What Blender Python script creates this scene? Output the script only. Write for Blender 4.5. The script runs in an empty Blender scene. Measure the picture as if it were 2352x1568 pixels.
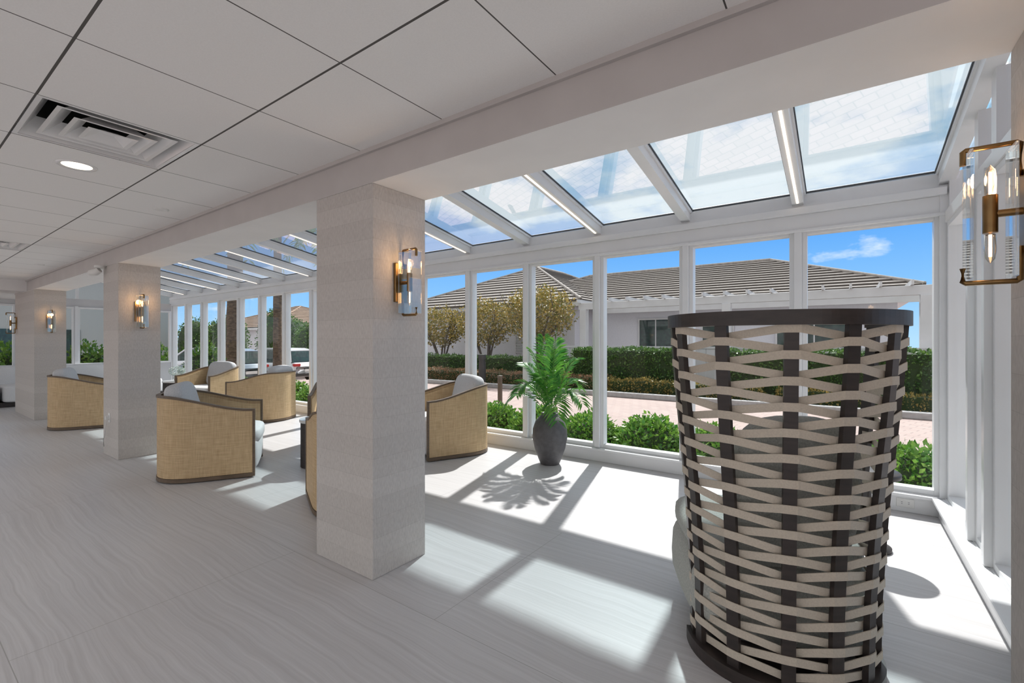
import bpy, math, random
import numpy as np
from mathutils import Vector, Matrix
random.seed(3); rng=np.random.default_rng(5)
scene=bpy.context.scene
COL=scene.collection
pi=math.pi

# ------------------------------------------------------------ materials
def nodes_of(m):
    m.use_nodes=True
    nt=m.node_tree
    return nt, nt.nodes, nt.links
def pmat(name,c1,rough=0.5,metal=0.0,c2=None,scale=8.0,bump=0.0,stretch=(1,1,1),emit=None,estr=0,spec=0.5,island=False,transl=0.0):
    m=bpy.data.materials.new(name); nt,N,L=nodes_of(m)
    b=N['Principled BSDF']
    b.inputs['Roughness'].default_value=rough; b.inputs['Metallic'].default_value=metal
    b.inputs['Specular IOR Level'].default_value=spec
    if c2 is None: c2=tuple(x*0.93 for x in c1)
    tc=N.new('ShaderNodeTexCoord'); mp=N.new('ShaderNodeMapping'); mp.inputs['Scale'].default_value=stretch
    L.new(tc.outputs['Object'],mp.inputs['Vector'])
    nz=N.new('ShaderNodeTexNoise'); nz.inputs['Scale'].default_value=scale; nz.inputs['Detail'].default_value=4
    L.new(mp.outputs[0],nz.inputs['Vector'])
    mx=N.new('ShaderNodeMix'); mx.data_type='RGBA'
    mx.inputs['A'].default_value=(*c1,1); mx.inputs['B'].default_value=(*c2,1)
    if island:
        g=N.new('ShaderNodeNewGeometry'); L.new(g.outputs['Random Per Island'],mx.inputs['Factor'])
    else:
        rp=N.new('ShaderNodeMapRange'); rp.inputs['From Min'].default_value=.35; rp.inputs['From Max'].default_value=.65
        L.new(nz.outputs['Fac'],rp.inputs['Value']); L.new(rp.outputs[0],mx.inputs['Factor'])
    L.new(mx.outputs['Result'],b.inputs['Base Color'])
    if bump:
        bp=N.new('ShaderNodeBump'); bp.inputs['Strength'].default_value=bump; bp.inputs['Distance'].default_value=.01
        L.new(nz.outputs['Fac'],bp.inputs['Height']); L.new(bp.outputs[0],b.inputs['Normal'])
    if emit:
        b.inputs['Emission Color'].default_value=(*emit,1); b.inputs['Emission Strength'].default_value=estr
    if transl:
        t=N.new('ShaderNodeBsdfTranslucent'); L.new(mx.outputs['Result'],t.inputs['Color'])
        ms=N.new('ShaderNodeMixShader'); ms.inputs[0].default_value=transl
        L.new(b.outputs[0],ms.inputs[1]); L.new(t.outputs[0],ms.inputs[2])
        L.new(ms.outputs[0],N['Material Output'].inputs['Surface'])
    return m
def math_node(N,L,op,a,b=None,c=None):
    n=N.new('ShaderNodeMath'); n.operation=op
    for i,x in enumerate((a,b,c)):
        if x is None: continue
        if isinstance(x,(int,float)): n.inputs[i].default_value=x
        else: L.new(x,n.inputs[i])
    return n.outputs[0]
def glassmat(name,tint,fac,gloss=(1,1,1),fres=.6,haze=0):
    m=bpy.data.materials.new(name); nt,N,L=nodes_of(m)
    N.remove(N['Principled BSDF'])
    t=N.new('ShaderNodeBsdfTransparent'); t.inputs[0].default_value=(*tint,1)
    g=N.new('ShaderNodeBsdfGlossy'); g.inputs['Roughness'].default_value=0.0; g.inputs['Color'].default_value=(*gloss,1)
    lw=N.new('ShaderNodeLayerWeight'); lw.inputs['Blend'].default_value=.25
    f=math_node(N,L,'MULTIPLY_ADD',lw.outputs['Fresnel'],fres,fac)
    f=math_node(N,L,'MINIMUM',f,.9)
    ms=N.new('ShaderNodeMixShader'); L.new(f,ms.inputs[0]); L.new(t.outputs[0],ms.inputs[1]); L.new(g.outputs[0],ms.inputs[2])
    out=ms.outputs[0]
    if haze:
        tr=N.new('ShaderNodeBsdfTranslucent'); tr.inputs[0].default_value=(.9,.93,.95,1)
        m2=N.new('ShaderNodeMixShader'); m2.inputs[0].default_value=haze; L.new(out,m2.inputs[1]); L.new(tr.outputs[0],m2.inputs[2]); out=m2.outputs[0]
    L.new(out,N['Material Output'].inputs['Surface'])
    return m

M={}
M['white']=pmat('white_paint',(.60,.60,.61),.45,c2=(.56,.56,.57),scale=3)
M['alum']=pmat('white_aluminium',(.80,.81,.82),.3,c2=(.77,.78,.79),scale=3)
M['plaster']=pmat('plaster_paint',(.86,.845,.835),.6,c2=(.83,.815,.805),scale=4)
M['shaded']=pmat('plaster_shade_tone',(.55,.52,.505),.6,c2=(.52,.49,.475),scale=4)  # plaster colour darkened to carry the shade of the beam's side
M['glass']=glassmat('window_glass',(.95,.97,.97),.0,fres=.45)
M['roofglass']=glassmat('roof_glass',(.80,.95,.98),.38,(.98,.95,1),fres=.9,haze=.12)
M['clear']=glassmat('lamp_glass',(.90,.91,.90),.10)
M['gasket']=pmat('dark_gasket',(.05,.06,.07),.6)
M['wood']=pmat('brown_wood',(.15,.10,.062),.45,c2=(.11,.075,.046),scale=12,stretch=(1,1,8))
M['fabric']=pmat('pale_fabric',(.62,.62,.63),.9,c2=(.50,.51,.53),scale=120,bump=.3)
M['fabricw']=pmat('white_upholstery',(.74,.74,.74),.85,c2=(.70,.70,.70),scale=60,bump=.1)
M['greywoven']=pmat('grey_woven_upholstery',(.48,.48,.44),.9,c2=(.35,.355,.325),scale=150,bump=.4)
M['espresso']=pmat('espresso_wood',(.042,.031,.028),.4,c2=(.028,.022,.020),scale=10,stretch=(1,1,5))
M['strap']=pmat('beige_strap',(.58,.51,.42),.8,c2=(.52,.455,.375),scale=150,bump=.15)
M['brass']=pmat('aged_brass',(.34,.21,.09),.3,1.0,c2=(.26,.16,.07),scale=20)
M['vase']=pmat('charcoal_ceramic',(.12,.115,.12),.55,c2=(.09,.087,.09),scale=20,bump=.1)
M['soil']=pmat('potting_soil',(.05,.035,.025),.9,bump=.5,scale=40)
M['palm']=pmat('palm_leaf',(.15,.38,.05),.4,c2=(.03,.17,.03),island=True,transl=.35)
M['stem']=pmat('palm_stem',(.14,.28,.06),.5)
M['leaf']=pmat('shrub_leaf',(.26,.44,.07),.35,c2=(.04,.17,.02),island=True,transl=.3)
M['leafdk']=pmat('hedge_leaf',(.14,.26,.05),.5,c2=(.03,.09,.02),island=True,transl=.2)
M['leafred']=pmat('reddish_leaf',(.40,.20,.11),.5,c2=(.12,.12,.05),island=True,transl=.25)
M['leafyel']=pmat('yellow_green_leaf',(.48,.33,.09),.5,c2=(.12,.14,.035),island=True,transl=.25)
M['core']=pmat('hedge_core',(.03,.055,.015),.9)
M['bark']=pmat('grey_bark',(.18,.145,.12),.85,c2=(.10,.08,.065),scale=20,bump=.6)
M['palmbark']=pmat('palm_bark',(.17,.12,.08),.9,c2=(.07,.05,.035),scale=7,bump=1,stretch=(1,1,2))
M['roof']=pmat('roof_tile',(.34,.305,.275),.85,c2=(.25,.22,.20),scale=3,stretch=(3,3,1))
M['rooft']=pmat('tan_roof_tile',(.33,.22,.15),.8,c2=(.26,.17,.11),scale=3)
M['stucco']=pmat('white_stucco',(.68,.68,.73),.8,c2=(.64,.64,.69),scale=30,bump=.1)
M['stuccog']=pmat('grey_stucco',(.32,.345,.34),.8,scale=30,bump=.1)
M['darkglass']=pmat('dark_window',(.03,.06,.05),.05,c2=(.02,.03,.03))
M['concrete']=pmat('curb_concrete',(.42,.41,.41),.8,c2=(.34,.335,.33),scale=12,bump=.2)
M['mulch']=pmat('mulch',(.10,.065,.04),.95,c2=(.05,.03,.02),scale=30,bump=.8)
M['carw']=pmat('car_paint_white',(.74,.74,.77),.15,scale=1)
M['cars']=pmat('car_paint_silver',(.25,.29,.33),.2,.5,scale=1)
M['rubber']=pmat('tyre_rubber',(.02,.02,.02),.8)
M['chrome']=pmat('rim_metal',(.4,.4,.42),.25,1)
M['red']=pmat('tail_light_red',(.5,.02,.02),.2)
M['black']=pmat('black_plastic',(.03,.03,.03),.5)
M['bronze']=pmat('brown_metal',(.11,.08,.055),.5)
M['plastic']=pmat('white_plastic',(.8,.8,.78),.4)
M['metalw']=pmat('white_enamel_metal',(.86,.86,.86),.25,scale=2)
M['blue']=pmat('navy_fabric',(.04,.06,.13),.9,scale=60)
M['petal']=pmat('pale_blue_petals',(.45,.58,.62),.7,c2=(.70,.72,.62),island=True)
M['stone']=pmat('pale_stone_top',(.72,.71,.69),.3,scale=6)
M['bulb']=pmat('warm_filament',(1,.6,.3),.5,emit=(1,.50,.18),estr=9)
M['led']=pmat('warm_led_strip',(1,.9,.8),.5,emit=(1,.82,.64),estr=1.4)
M['lens']=pmat('downlight_lens',(1,.9,.8),.5,emit=(1,.84,.62),estr=2.5)
M['roofedge']=pmat('roof_tile_butt',(.10,.085,.075),.9)

def mat_column():
    m=bpy.data.materials.new('textured_wallcovering'); nt,N,L=nodes_of(m); b=N['Principled BSDF']
    b.inputs['Roughness'].default_value=.75
    tc=N.new('ShaderNodeTexCoord'); sp=N.new('ShaderNodeSeparateXYZ'); L.new(tc.outputs['Object'],sp.inputs[0])
    zb=math_node(N,L,'DIVIDE',sp.outputs['Z'],.118)
    fl=math_node(N,L,'FLOOR',zb); fr=math_node(N,L,'FRACT',zb)
    wn=N.new('ShaderNodeTexWhiteNoise'); wn.noise_dimensions='1D'; L.new(fl,wn.inputs['W'])
    nz=N.new('ShaderNodeTexNoise'); nz.inputs['Scale'].default_value=130; nz.inputs['Detail'].default_value=3
    mp=N.new('ShaderNodeMapping'); mp.inputs['Scale'].default_value=(1,1,.3); L.new(tc.outputs['Object'],mp.inputs[0]); L.new(mp.outputs[0],nz.inputs['Vector'])
    line=math_node(N,L,'LESS_THAN',fr,.018)
    f=math_node(N,L,'MULTIPLY',wn.outputs['Value'],.14)
    f=math_node(N,L,'MULTIPLY_ADD',nz.outputs['Fac'],.75,f)
    f=math_node(N,L,'MULTIPLY_ADD',line,.26,f)
    mx=N.new('ShaderNodeMix'); mx.data_type='RGBA'; mx.inputs['A'].default_value=(.70,.66,.625,1); mx.inputs['B'].default_value=(.37,.34,.315,1)
    L.new(f,mx.inputs['Factor']); L.new(mx.outputs['Result'],b.inputs['Base Color'])
    bp=N.new('ShaderNodeBump'); bp.inputs['Strength'].default_value=.6; bp.inputs['Distance'].default_value=.004
    L.new(nz.outputs['Fac'],bp.inputs['Height']); L.new(bp.outputs[0],b.inputs['Normal'])
    return m
M['column']=mat_column()

def mat_floor():
    m=bpy.data.materials.new('vein_cut_porcelain'); nt,N,L=nodes_of(m); b=N['Principled BSDF']
    b.inputs['Roughness'].default_value=.40; b.inputs['Specular IOR Level'].default_value=.4
    tc=N.new('ShaderNodeTexCoord')
    br=N.new('ShaderNodeTexBrick'); br.offset=.5; br.inputs['Scale'].default_value=1
    br.inputs['Brick Width'].default_value=2.6; br.inputs['Row Height'].default_value=1.3
    br.inputs['Mortar Size'].default_value=.0018; br.inputs['Mortar Smooth'].default_value=0
    mp=N.new('ShaderNodeMapping'); mp.inputs['Location'].default_value=(1.67,-.36,0); L.new(tc.outputs['Object'],mp.inputs[0]); L.new(mp.outputs[0],br.inputs['Vector'])
    wp=N.new('ShaderNodeTexNoise'); wp.inputs['Scale'].default_value=1.2; wp.inputs['Detail'].default_value=3; L.new(tc.outputs['Object'],wp.inputs['Vector'])
    va=N.new('ShaderNodeVectorMath'); va.operation='MULTIPLY_ADD'; L.new(wp.outputs['Color'],va.inputs[0]); va.inputs[1].default_value=(.0,.13,0); L.new(tc.outputs['Object'],va.inputs[2])
    m2=N.new('ShaderNodeMapping'); m2.inputs['Scale'].default_value=(.38,28,1); L.new(va.outputs[0],m2.inputs[0])
    nz=N.new('ShaderNodeTexNoise'); nz.inputs['Scale'].default_value=1.8; nz.inputs['Detail'].default_value=8; nz.inputs['Roughness'].default_value=.70; L.new(m2.outputs[0],nz.inputs['Vector'])
    r=N.new('ShaderNodeMapRange'); r.inputs['From Min'].default_value=.26; r.inputs['From Max'].default_value=.66; L.new(nz.outputs['Fac'],r.inputs['Value'])
    mx=N.new('ShaderNodeMix'); mx.data_type='RGBA'; mx.inputs['A'].default_value=(.49,.475,.475,1); mx.inputs['B'].default_value=(.64,.63,.635,1)
    L.new(r.outputs[0],mx.inputs['Factor'])
    m3=N.new('ShaderNodeMix'); m3.data_type='RGBA'; L.new(br.outputs['Fac'],m3.inputs['Factor']); L.new(mx.outputs['Result'],m3.inputs['A']); m3.inputs['B'].default_value=(.38,.37,.36,1)
    L.new(m3.outputs['Result'],b.inputs['Base Color'])
    return m
M['floor']=mat_floor()

TX0=-.320; TS=.6685; TY0=.449
def mat_ceiling():
    m=bpy.data.materials.new('ceiling_tile'); nt,N,L=nodes_of(m); b=N['Principled BSDF']
    b.inputs['Roughness'].default_value=.9
    tc=N.new('ShaderNodeTexCoord'); sp=N.new('ShaderNodeSeparateXYZ'); L.new(tc.outputs['Object'],sp.inputs[0])
    def lines(o,off,per,w):
        a=math_node(N,L,'SUBTRACT',o,off); a=math_node(N,L,'DIVIDE',a,per); a=math_node(N,L,'ADD',a,100.5); a=math_node(N,L,'FRACT',a)
        a=math_node(N,L,'SUBTRACT',a,.5); a=math_node(N,L,'ABSOLUTE',a); return math_node(N,L,'LESS_THAN',a,w/per/2)
    lx=lines(sp.outputs['X'],TX0,TS,.006); ly=lines(sp.outputs['Y'],TY0,TS,.010)
    mxl=math_node(N,L,'MAXIMUM',lx,ly)
    nz=N.new('ShaderNodeTexNoise'); nz.inputs['Scale'].default_value=160; nz.inputs['Detail'].default_value=2; L.new(tc.outputs['Object'],nz.inputs['Vector'])
    mx=N.new('ShaderNodeMix'); mx.data_type='RGBA'; mx.inputs['A'].default_value=(.93,.92,.905,1); mx.inputs['B'].default_value=(.85,.84,.825,1); L.new(nz.outputs['Fac'],mx.inputs['Factor'])
    m3=N.new('ShaderNodeMix'); m3.data_type='RGBA'; L.new(mxl,m3.inputs['Factor']); L.new(mx.outputs['Result'],m3.inputs['A']); m3.inputs['B'].default_value=(.10,.095,.09,1)
    L.new(m3.outputs['Result'],b.inputs['Base Color'])
    return m
M['ceiling']=mat_ceiling()

def mat_rattan():
    m=bpy.data.materials.new('woven_rattan'); nt,N,L=nodes_of(m); b=N['Principled BSDF']; b.inputs['Roughness'].default_value=.65
    tc=N.new('ShaderNodeTexCoord'); sp=N.new('ShaderNodeSeparateXYZ'); L.new(tc.outputs['UV'],sp.inputs[0])
    def s(o,fq): 
        a=math_node(N,L,'MULTIPLY',o,fq*2*pi); a=math_node(N,L,'SINE',a); return a
    a=s(sp.outputs['X'],70); c=s(sp.outputs['Y'],70); p=math_node(N,L,'MULTIPLY',a,c)
    nz=N.new('ShaderNodeTexNoise'); nz.inputs['Scale'].default_value=1; nz.inputs['Detail'].default_value=3
    mp=N.new('ShaderNodeMapping'); mp.inputs['Scale'].default_value=(90,6,1); L.new(tc.outputs['UV'],mp.inputs[0]); L.new(mp.outputs[0],nz.inputs['Vector'])
    nz2=N.new('ShaderNodeTexNoise'); nz2.inputs['Scale'].default_value=1; nz2.inputs['Detail'].default_value=3
    mp2=N.new('ShaderNodeMapping'); mp2.inputs['Scale'].default_value=(6,90,1); L.new(tc.outputs['UV'],mp2.inputs[0]); L.new(mp2.outputs[0],nz2.inputs['Vector'])
    f=math_node(N,L,'MULTIPLY_ADD',p,.22,.1); f=math_node(N,L,'MULTIPLY_ADD',nz.outputs['Fac'],.45,f); f=math_node(N,L,'MULTIPLY_ADD',nz2.outputs['Fac'],.45,f)
    r=N.new('ShaderNodeMapRange'); r.inputs['From Min'].default_value=.25; r.inputs['From Max'].default_value=.85; L.new(f,r.inputs['Value'])
    mx=N.new('ShaderNodeMix'); mx.data_type='RGBA'; mx.inputs['A'].default_value=(.34,.21,.095,1); mx.inputs['B'].default_value=(.77,.58,.345,1); L.new(r.outputs[0],mx.inputs['Factor'])
    L.new(mx.outputs['Result'],b.inputs['Base Color'])
    bp=N.new('ShaderNodeBump'); bp.inputs['Strength'].default_value=.4; bp.inputs['Distance'].default_value=.004; L.new(f,bp.inputs['Height']); L.new(bp.outputs[0],b.inputs['Normal'])
    return m
M['rattan']=mat_rattan()

def mat_paver():
    m=bpy.data.materials.new('clay_pavers'); nt,N,L=nodes_of(m); b=N['Principled BSDF']; b.inputs['Roughness'].default_value=.85
    tc=N.new('ShaderNodeTexCoord'); mp=N.new('ShaderNodeMapping'); mp.inputs['Rotation'].default_value=(0,0,.35); L.new(tc.outputs['Object'],mp.inputs[0])
    br=N.new('ShaderNodeTexBrick'); br.inputs['Scale'].default_value=1; br.inputs['Brick Width'].default_value=.26; br.inputs['Row Height'].default_value=.15
    br.inputs['Mortar Size'].default_value=.008; br.inputs['Color1'].default_value=(.45,.33,.295,1); br.inputs['Color2'].default_value=(.37,.275,.245,1); br.inputs['Mortar'].default_value=(.19,.145,.135,1)
    L.new(mp.outputs[0],br.inputs['Vector'])
    nz=N.new('ShaderNodeTexNoise'); nz.inputs['Scale'].default_value=.8; L.new(tc.outputs['Object'],nz.inputs['Vector'])
    mx=N.new('ShaderNodeMix'); mx.data_type='RGBA'; fm=math_node(N,L,'MULTIPLY',nz.outputs['Fac'],.6); L.new(fm,mx.inputs['Factor']); L.new(br.outputs['Color'],mx.inputs['A']); mx.inputs['B'].default_value=(.43,.35,.32,1)
    L.new(mx.outputs['Result'],b.inputs['Base Color'])
    return m
M['paver']=mat_paver()

# ------------------------------------------------------------ mesh builder
class MB:
    def __init__(s): s.v=[]; s.f=[]; s.uv=[]; s.mi=[]; s.sm=[]
    def add(s,vs,fs,uvs=None,mi=0,smooth=False):
        o=len(s.v); s.v.extend([tuple(map(float,p)) for p in vs])
        for k,f in enumerate(fs):
            s.f.append(tuple(o+i for i in f)); s.mi.append(mi); s.sm.append(smooth)
            s.uv.append(uvs[k] if uvs else [(0,0)]*len(f))
        return s
    def box(s,lo,hi,mi=0,M4=None):
        x0,y0,z0=lo; x1,y1,z1=hi
        v=[(x0,y0,z0),(x1,y0,z0),(x1,y1,z0),(x0,y1,z0),(x0,y0,z1),(x1,y0,z1),(x1,y1,z1),(x0,y1,z1)]
        if M4 is not None: v=[M4@Vector(p) for p in v]
        return s.add(v,[(0,3,2,1),(4,5,6,7),(0,1,5,4),(1,2,6,5),(2,3,7,6),(3,0,4,7)],mi=mi)
    def prism(s,bot,top,mi=0):
        return s.add(list(bot)+list(top),[(3,2,1,0),(4,5,6,7),(0,1,5,4),(1,2,6,5),(2,3,7,6),(3,0,4,7)],mi=mi)
    def tube(s,pts,r,n=8,mi=0,caps=True):
        pts=[Vector(p) for p in pts]; rr=r if hasattr(r,'__len__') else [r]*len(pts)
        vs=[];fs=[]
        up=Vector((0,0,1))
        for i,p in enumerate(pts):
            t=(pts[min(i+1,len(pts)-1)]-pts[max(i-1,0)]).normalized()
            a=t.cross(up)
            if a.length<1e-3: a=t.cross(Vector((1,0,0)))
            a.normalize(); b=t.cross(a).normalized()
            for k in range(n):
                th=2*pi*k/n; vs.append(p+(a*math.cos(th)+b*math.sin(th))*rr[i])
        for i in range(len(pts)-1):
            for k in range(n):
                fs.append((i*n+k,i*n+(k+1)%n,(i+1)*n+(k+1)%n,(i+1)*n+k))
        s.add(vs,fs,mi=mi,smooth=True)
        if caps:
            s.add([vs[k] for k in range(n)],[tuple(range(n))],mi=mi)
            s.add([vs[(len(pts)-1)*n+k] for k in range(n)],[tuple(reversed(range(n)))],mi=mi)
        return s
    def lathe(s,prof,c=(0,0,0),n=32,mi=0,smooth=True):
        vs=[];fs=[]
        for (r,z) in prof:
            for k in range(n):
                th=2*pi*k/n; vs.append((c[0]+r*math.cos(th),c[1]+r*math.sin(th),c[2]+z))
        for i in range(len(prof)-1):
            for k in range(n): fs.append((i*n+k,i*n+(k+1)%n,(i+1)*n+(k+1)%n,(i+1)*n+k))
        return s.add(vs,fs,mi=mi,smooth=smooth)
    def wall(s,path,z0,z1,a,b,mi=0,smooth=True):
        n=len(path); vs=[]; L=[0]
        for i in range(1,n): L.append(L[-1]+math.hypot(path[i][0]-path[i-1][0],path[i][1]-path[i-1][1]))
        for i,(x,y,nx,ny) in enumerate(path):
            zz0=z0[i] if hasattr(z0,'__len__') else z0; zz1=z1[i] if hasattr(z1,'__len__') else z1
            for (o,z) in ((a,zz0),(b,zz0),(b,zz1),(a,zz1)): vs.append((x+nx*o,y+ny*o,z))
        for i in range(n-1):
            for k in range(4):
                k2=(k+1)%4; q=[i*4+k,i*4+k2,(i+1)*4+k2,(i+1)*4+k]
                us=[(L[i],vs[q[0]][2]),(L[i],vs[q[1]][2]),(L[i+1],vs[q[2]][2]),(L[i+1],vs[q[3]][2])]
                s.add([vs[j] for j in q],[(0,1,2,3)],[us],mi=mi,smooth=False)
        s.add([vs[k] for k in range(4)],[(3,2,1,0)],mi=mi)
        s.add([vs[(n-1)*4+k] for k in range(4)],[(0,1,2,3)],mi=mi)
        return s
    def leaves(s,P,size,nrm=None,mi=0,spread=1.0):
        n=len(P)
        d=rng.normal(size=(n,3))
        if nrm is not None: d=d*spread+nrm*1.2
        d/=np.linalg.norm(d,axis=1)[:,None]+1e-9
        e=rng.normal(size=(n,3)); e=np.cross(d,e); e/=np.linalg.norm(e,axis=1)[:,None]+1e-9
        sz=size*rng.uniform(.6,1.3,size=(n,1))
        a=P; b=P+d*sz*.5+e*sz*.28; c=P+d*sz; f=P+d*sz*.5-e*sz*.28
        V=np.stack([a,b,c,f],1).reshape(-1,3)
        o=len(s.v); s.v.extend(map(tuple,V.tolist()))
        for i in range(n):
            s.f.append((o+4*i,o+4*i+1,o+4*i+2,o+4*i+3)); s.mi.append(mi); s.sm.append(False); s.uv.append(None)
        return s
    def pillow(s,c,size,R=None,e=3.0,mi=0,nu=28,nv=16):
        def sp(x,p): return math.copysign(abs(x)**p,x)
        vs=[];fs=[]
        p=2.0/e
        for j in range(nv+1):
            ph=-pi/2+pi*j/nv
            for i in range(nu):
                th=2*pi*i/nu
                v=Vector((size[0]*sp(math.cos(ph),p)*sp(math.cos(th),p),size[1]*sp(math.cos(ph),p)*sp(math.sin(th),p),size[2]*sp(math.sin(ph),p)))
                if R is not None: v=R@v
                vs.append(v+Vector(c))
        for j in range(nv):
            for i in range(nu): fs.append((j*nu+i,j*nu+(i+1)%nu,(j+1)*nu+(i+1)%nu,(j+1)*nu+i))
        return s.add(vs,fs,mi=mi,smooth=True)
    def make(s,name,mats,parent=None,loc=(0,0,0),rot=0,bevel=0,seg=2):
        me=bpy.data.meshes.new(name); me.from_pydata(s.v,[],s.f)
        me.polygons.foreach_set('material_index',s.mi); me.polygons.foreach_set('use_smooth',s.sm)
        if any(u is not None and any(x!=(0,0) for x in u) for u in s.uv[:400]):
            ul=me.uv_layers.new(name='UVMap'); flat=[]
            for f,u in zip(s.f,s.uv):
                for k in range(len(f)): flat.extend(u[k] if u else (0,0))
            ul.data.foreach_set('uv',flat)
        if not isinstance(mats,(list,tuple)): mats=[mats]
        for m in mats: me.materials.append(M[m])
        me.update()
        ob=bpy.data.objects.new(name,me); COL.objects.link(ob)
        ob.location=loc; ob.rotation_euler=(0,0,rot)
        if parent: ob.parent=parent
        if bevel:
            b=ob.modifiers.new('bevel','BEVEL'); b.width=bevel; b.segments=seg; b.limit_method='ANGLE'
        return ob
def empty(name,loc,rot=0):
    o=bpy.data.objects.new(name,None); o.empty_display_size=.2; COL.objects.link(o); o.location=loc; o.rotation_euler=(0,0,rot); return o
def tag(o,label,cat,group=None,kind=None):
    o['label']=label; o['category']=cat
    if group: o['group']=group
    if kind: o['kind']=kind
    return o
def dup(root,loc,rot):
    def rec(o,par):
        c=o.copy(); COL.objects.link(c)
        if par: c.parent=par; c.matrix_parent_inverse=o.matrix_parent_inverse.copy()
        for ch in o.children: rec(ch,c)
        return c
    r=rec(root,None); r.location=loc; r.rotation_euler=(0,0,rot); return r
def face_rot(fx,fy): return math.atan2(fy,fx)-pi/2
trimn=[0]; winn=[0]
def trim(mb,mat,label,bevel=0,parent=None):
    trimn[0]+=1
    return tag(mb.make('trim_%d'%trimn[0],mat,bevel=bevel),label,'trim',kind='structure')

# ------------------------------------------------------------ room shell
GZ=-.05
def gz(x):
    if x>-16.5: return GZ
    return max(-.75, GZ-(-16.5-x)*.14)
XL=-15.36; XR=.67; YF=5.05; YB=2.14
b=MB().box((XL-.1,-3.6,-.12),(4,YF+.05,0)); tag(b.make('floor','floor'),'pale grey vein-cut stone tile floor','floor',kind='structure')
CZ=2.53
xs=[TX0+TS*k for k in range(-18,6)]; ys=[TY0+TS*k for k in range(-6,2)]+[1.72]
holes=[]
for hx in (TX0-5*TS,TX0-12*TS): holes.append((round(hx,3),round(hx+TS,3)))
mb=MB()
for i in range(len(xs)-1):
    for j in range(len(ys)-1):
        if abs(ys[j]-TY0)<.01 and any(abs(xs[i]-h[0])<.02 for h in holes): continue
        mb.add([(xs[i],ys[j],CZ),(xs[i],ys[j+1],CZ),(xs[i+1],ys[j+1],CZ),(xs[i+1],ys[j],CZ)],[(0,1,2,3)])
mb.box((xs[0],ys[0],CZ+.25),(xs[-1],1.75,CZ+.35))
tag(mb.make('ceiling','ceiling'),'white acoustic tile ceiling with dark reveal grid','ceiling',kind='structure')
mb=MB().box((-13.5,1.72,2.33),(1.4,YB,3.3)); mb.mi[2]=1; trim(mb,['plaster','shaded'],'long plaster ceiling beam over the columns, taupe tone painted on side, white underside')  # room-side face gets the darker plaster, its shade painted into the colour
mb=MB().box((-12.35,1.700,2.505),(1.4,1.72,CZ)); trim(mb,'shaded','thin edge trim where the tiles meet the beam')
mb=MB().box((-12.6,-3.6,2.33),(-12.30,1.72,2.9)); trim(mb,'plaster','white plaster cross beam at the end of the tiled ceiling')
mb=MB().box((XL-.1,-3.6,2.36),(-12.6,1.72,2.5)); mb.box((XL-.1,1.72,2.36),(-13.5,YB,2.5)); tag(mb.make('ceiling_end','plaster'),'smooth white plaster ceiling by the end windows','ceiling',kind='structure')

mb=MB().box((-22,1.9,3.3),(6,YB,5.0)); tag(mb.make('wall_upper','stucco'),'white stucco upper storey wall above the glazed roof','wall',kind='structure')
mb=MB().box((-22,-3.6,5.0),(6,6.45,5.25)); tag(mb.make('ceiling_sun_blocker','stucco'),'white unseen slab added above to cut the sunlight','sun blocker',kind='structure')  # unseen slab added so its shadow ends the sun patches on the floor

mb=MB().box((XL-.1,4.99,0),(XR+.1,5.17,.16)); tag(mb.make('wall_front','alum'),'low white curb wall below the front glazing','wall',kind='structure')
mb=MB().box((XL,4.965,0),(XR-.02,4.99,.13)); mb.box((XL,4.93,.13),(XR-.02,5.02,.155)); tag(mb.make('baseboard_front','alum',bevel=.004),'white baseboard ledge under the front windows','baseboard',kind='structure')
mb=MB().box((XL-.1,4.97,2.42),(XR+.1,5.2,2.56)); mb.box((XL,4.93,2.56),(XR,5.2,2.62)); mb.box((XL,4.955,2.40),(XR,5.0,2.425))
mb.box((XL-.1,4.99,2.62),(XR+.1,5.24,2.745)); trim(mb,'alum','white aluminium eave beam above the front windows',bevel=.004)
def post(x,y,w=.06,d=.16,z0=.16,z1=2.44,axis='y'):
    mb=MB()
    if axis=='y': mb.box((x-w/2,y-.085,z0),(x+w/2,y+d-.085,z1)); mb.box((x-w/2-.012,y-.03,z0),(x+w/2+.012,y+.04,z1))
    else: mb.box((x-.085,y-w/2,z0),(x+d-.085,y+w/2,z1)); mb.box((x-.04,y-w/2-.012,z0),(x+.04,y+w/2+.012,z1))
    trim(mb,'alum','white aluminium window mullion',bevel=.003)
def window(p0,p1,z0,z1,axis='x',fw=.04,label='tall clear window in a white aluminium frame',gl='glass'):
    winn[0]+=1
    mb=MB()
    def B(u0,u1,za,zb,d0,d1,m):
        if axis=='x': m.box((u0,p0[1]+d0,za),(u1,p0[1]+d1,zb))
        else: m.box((p0[0]+d0,u0,za),(p0[0]+d1,u1,zb))
    u0,u1=(p0[0],p1[0]) if axis=='x' else (p0[1],p1[1])
    B(u0,u0+fw,z0,z1,-.05,.05,mb); B(u1-fw,u1,z0,z1,-.05,.05,mb); B(u0+fw,u1-fw,z0,z0+fw,-.05,.05,mb); B(u0+fw,u1-fw,z1-fw,z1,-.05,.05,mb)
    o=tag(mb.make('window_%d'%winn[0],'alum',bevel=.003),label,'window',kind='structure')
    g=MB(); 
    if axis=='x': g.add([(u0+fw,p0[1],z0+fw),(u1-fw,p0[1],z0+fw),(u1-fw,p0[1],z1-fw),(u0+fw,p0[1],z1-fw)],[(0,1,2,3)])
    else: g.add([(p0[0],u0+fw,z0+fw),(p0[0],u1-fw,z0+fw),(p0[0],u1-fw,z1-fw),(p0[0],u0+fw,z1-fw)],[(0,1,2,3)])
    g.make('glass',gl,parent=o)
    return o
BW=1.002; NB=16
mx_=[XR-BW*k for k in range(NB+1)]
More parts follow.
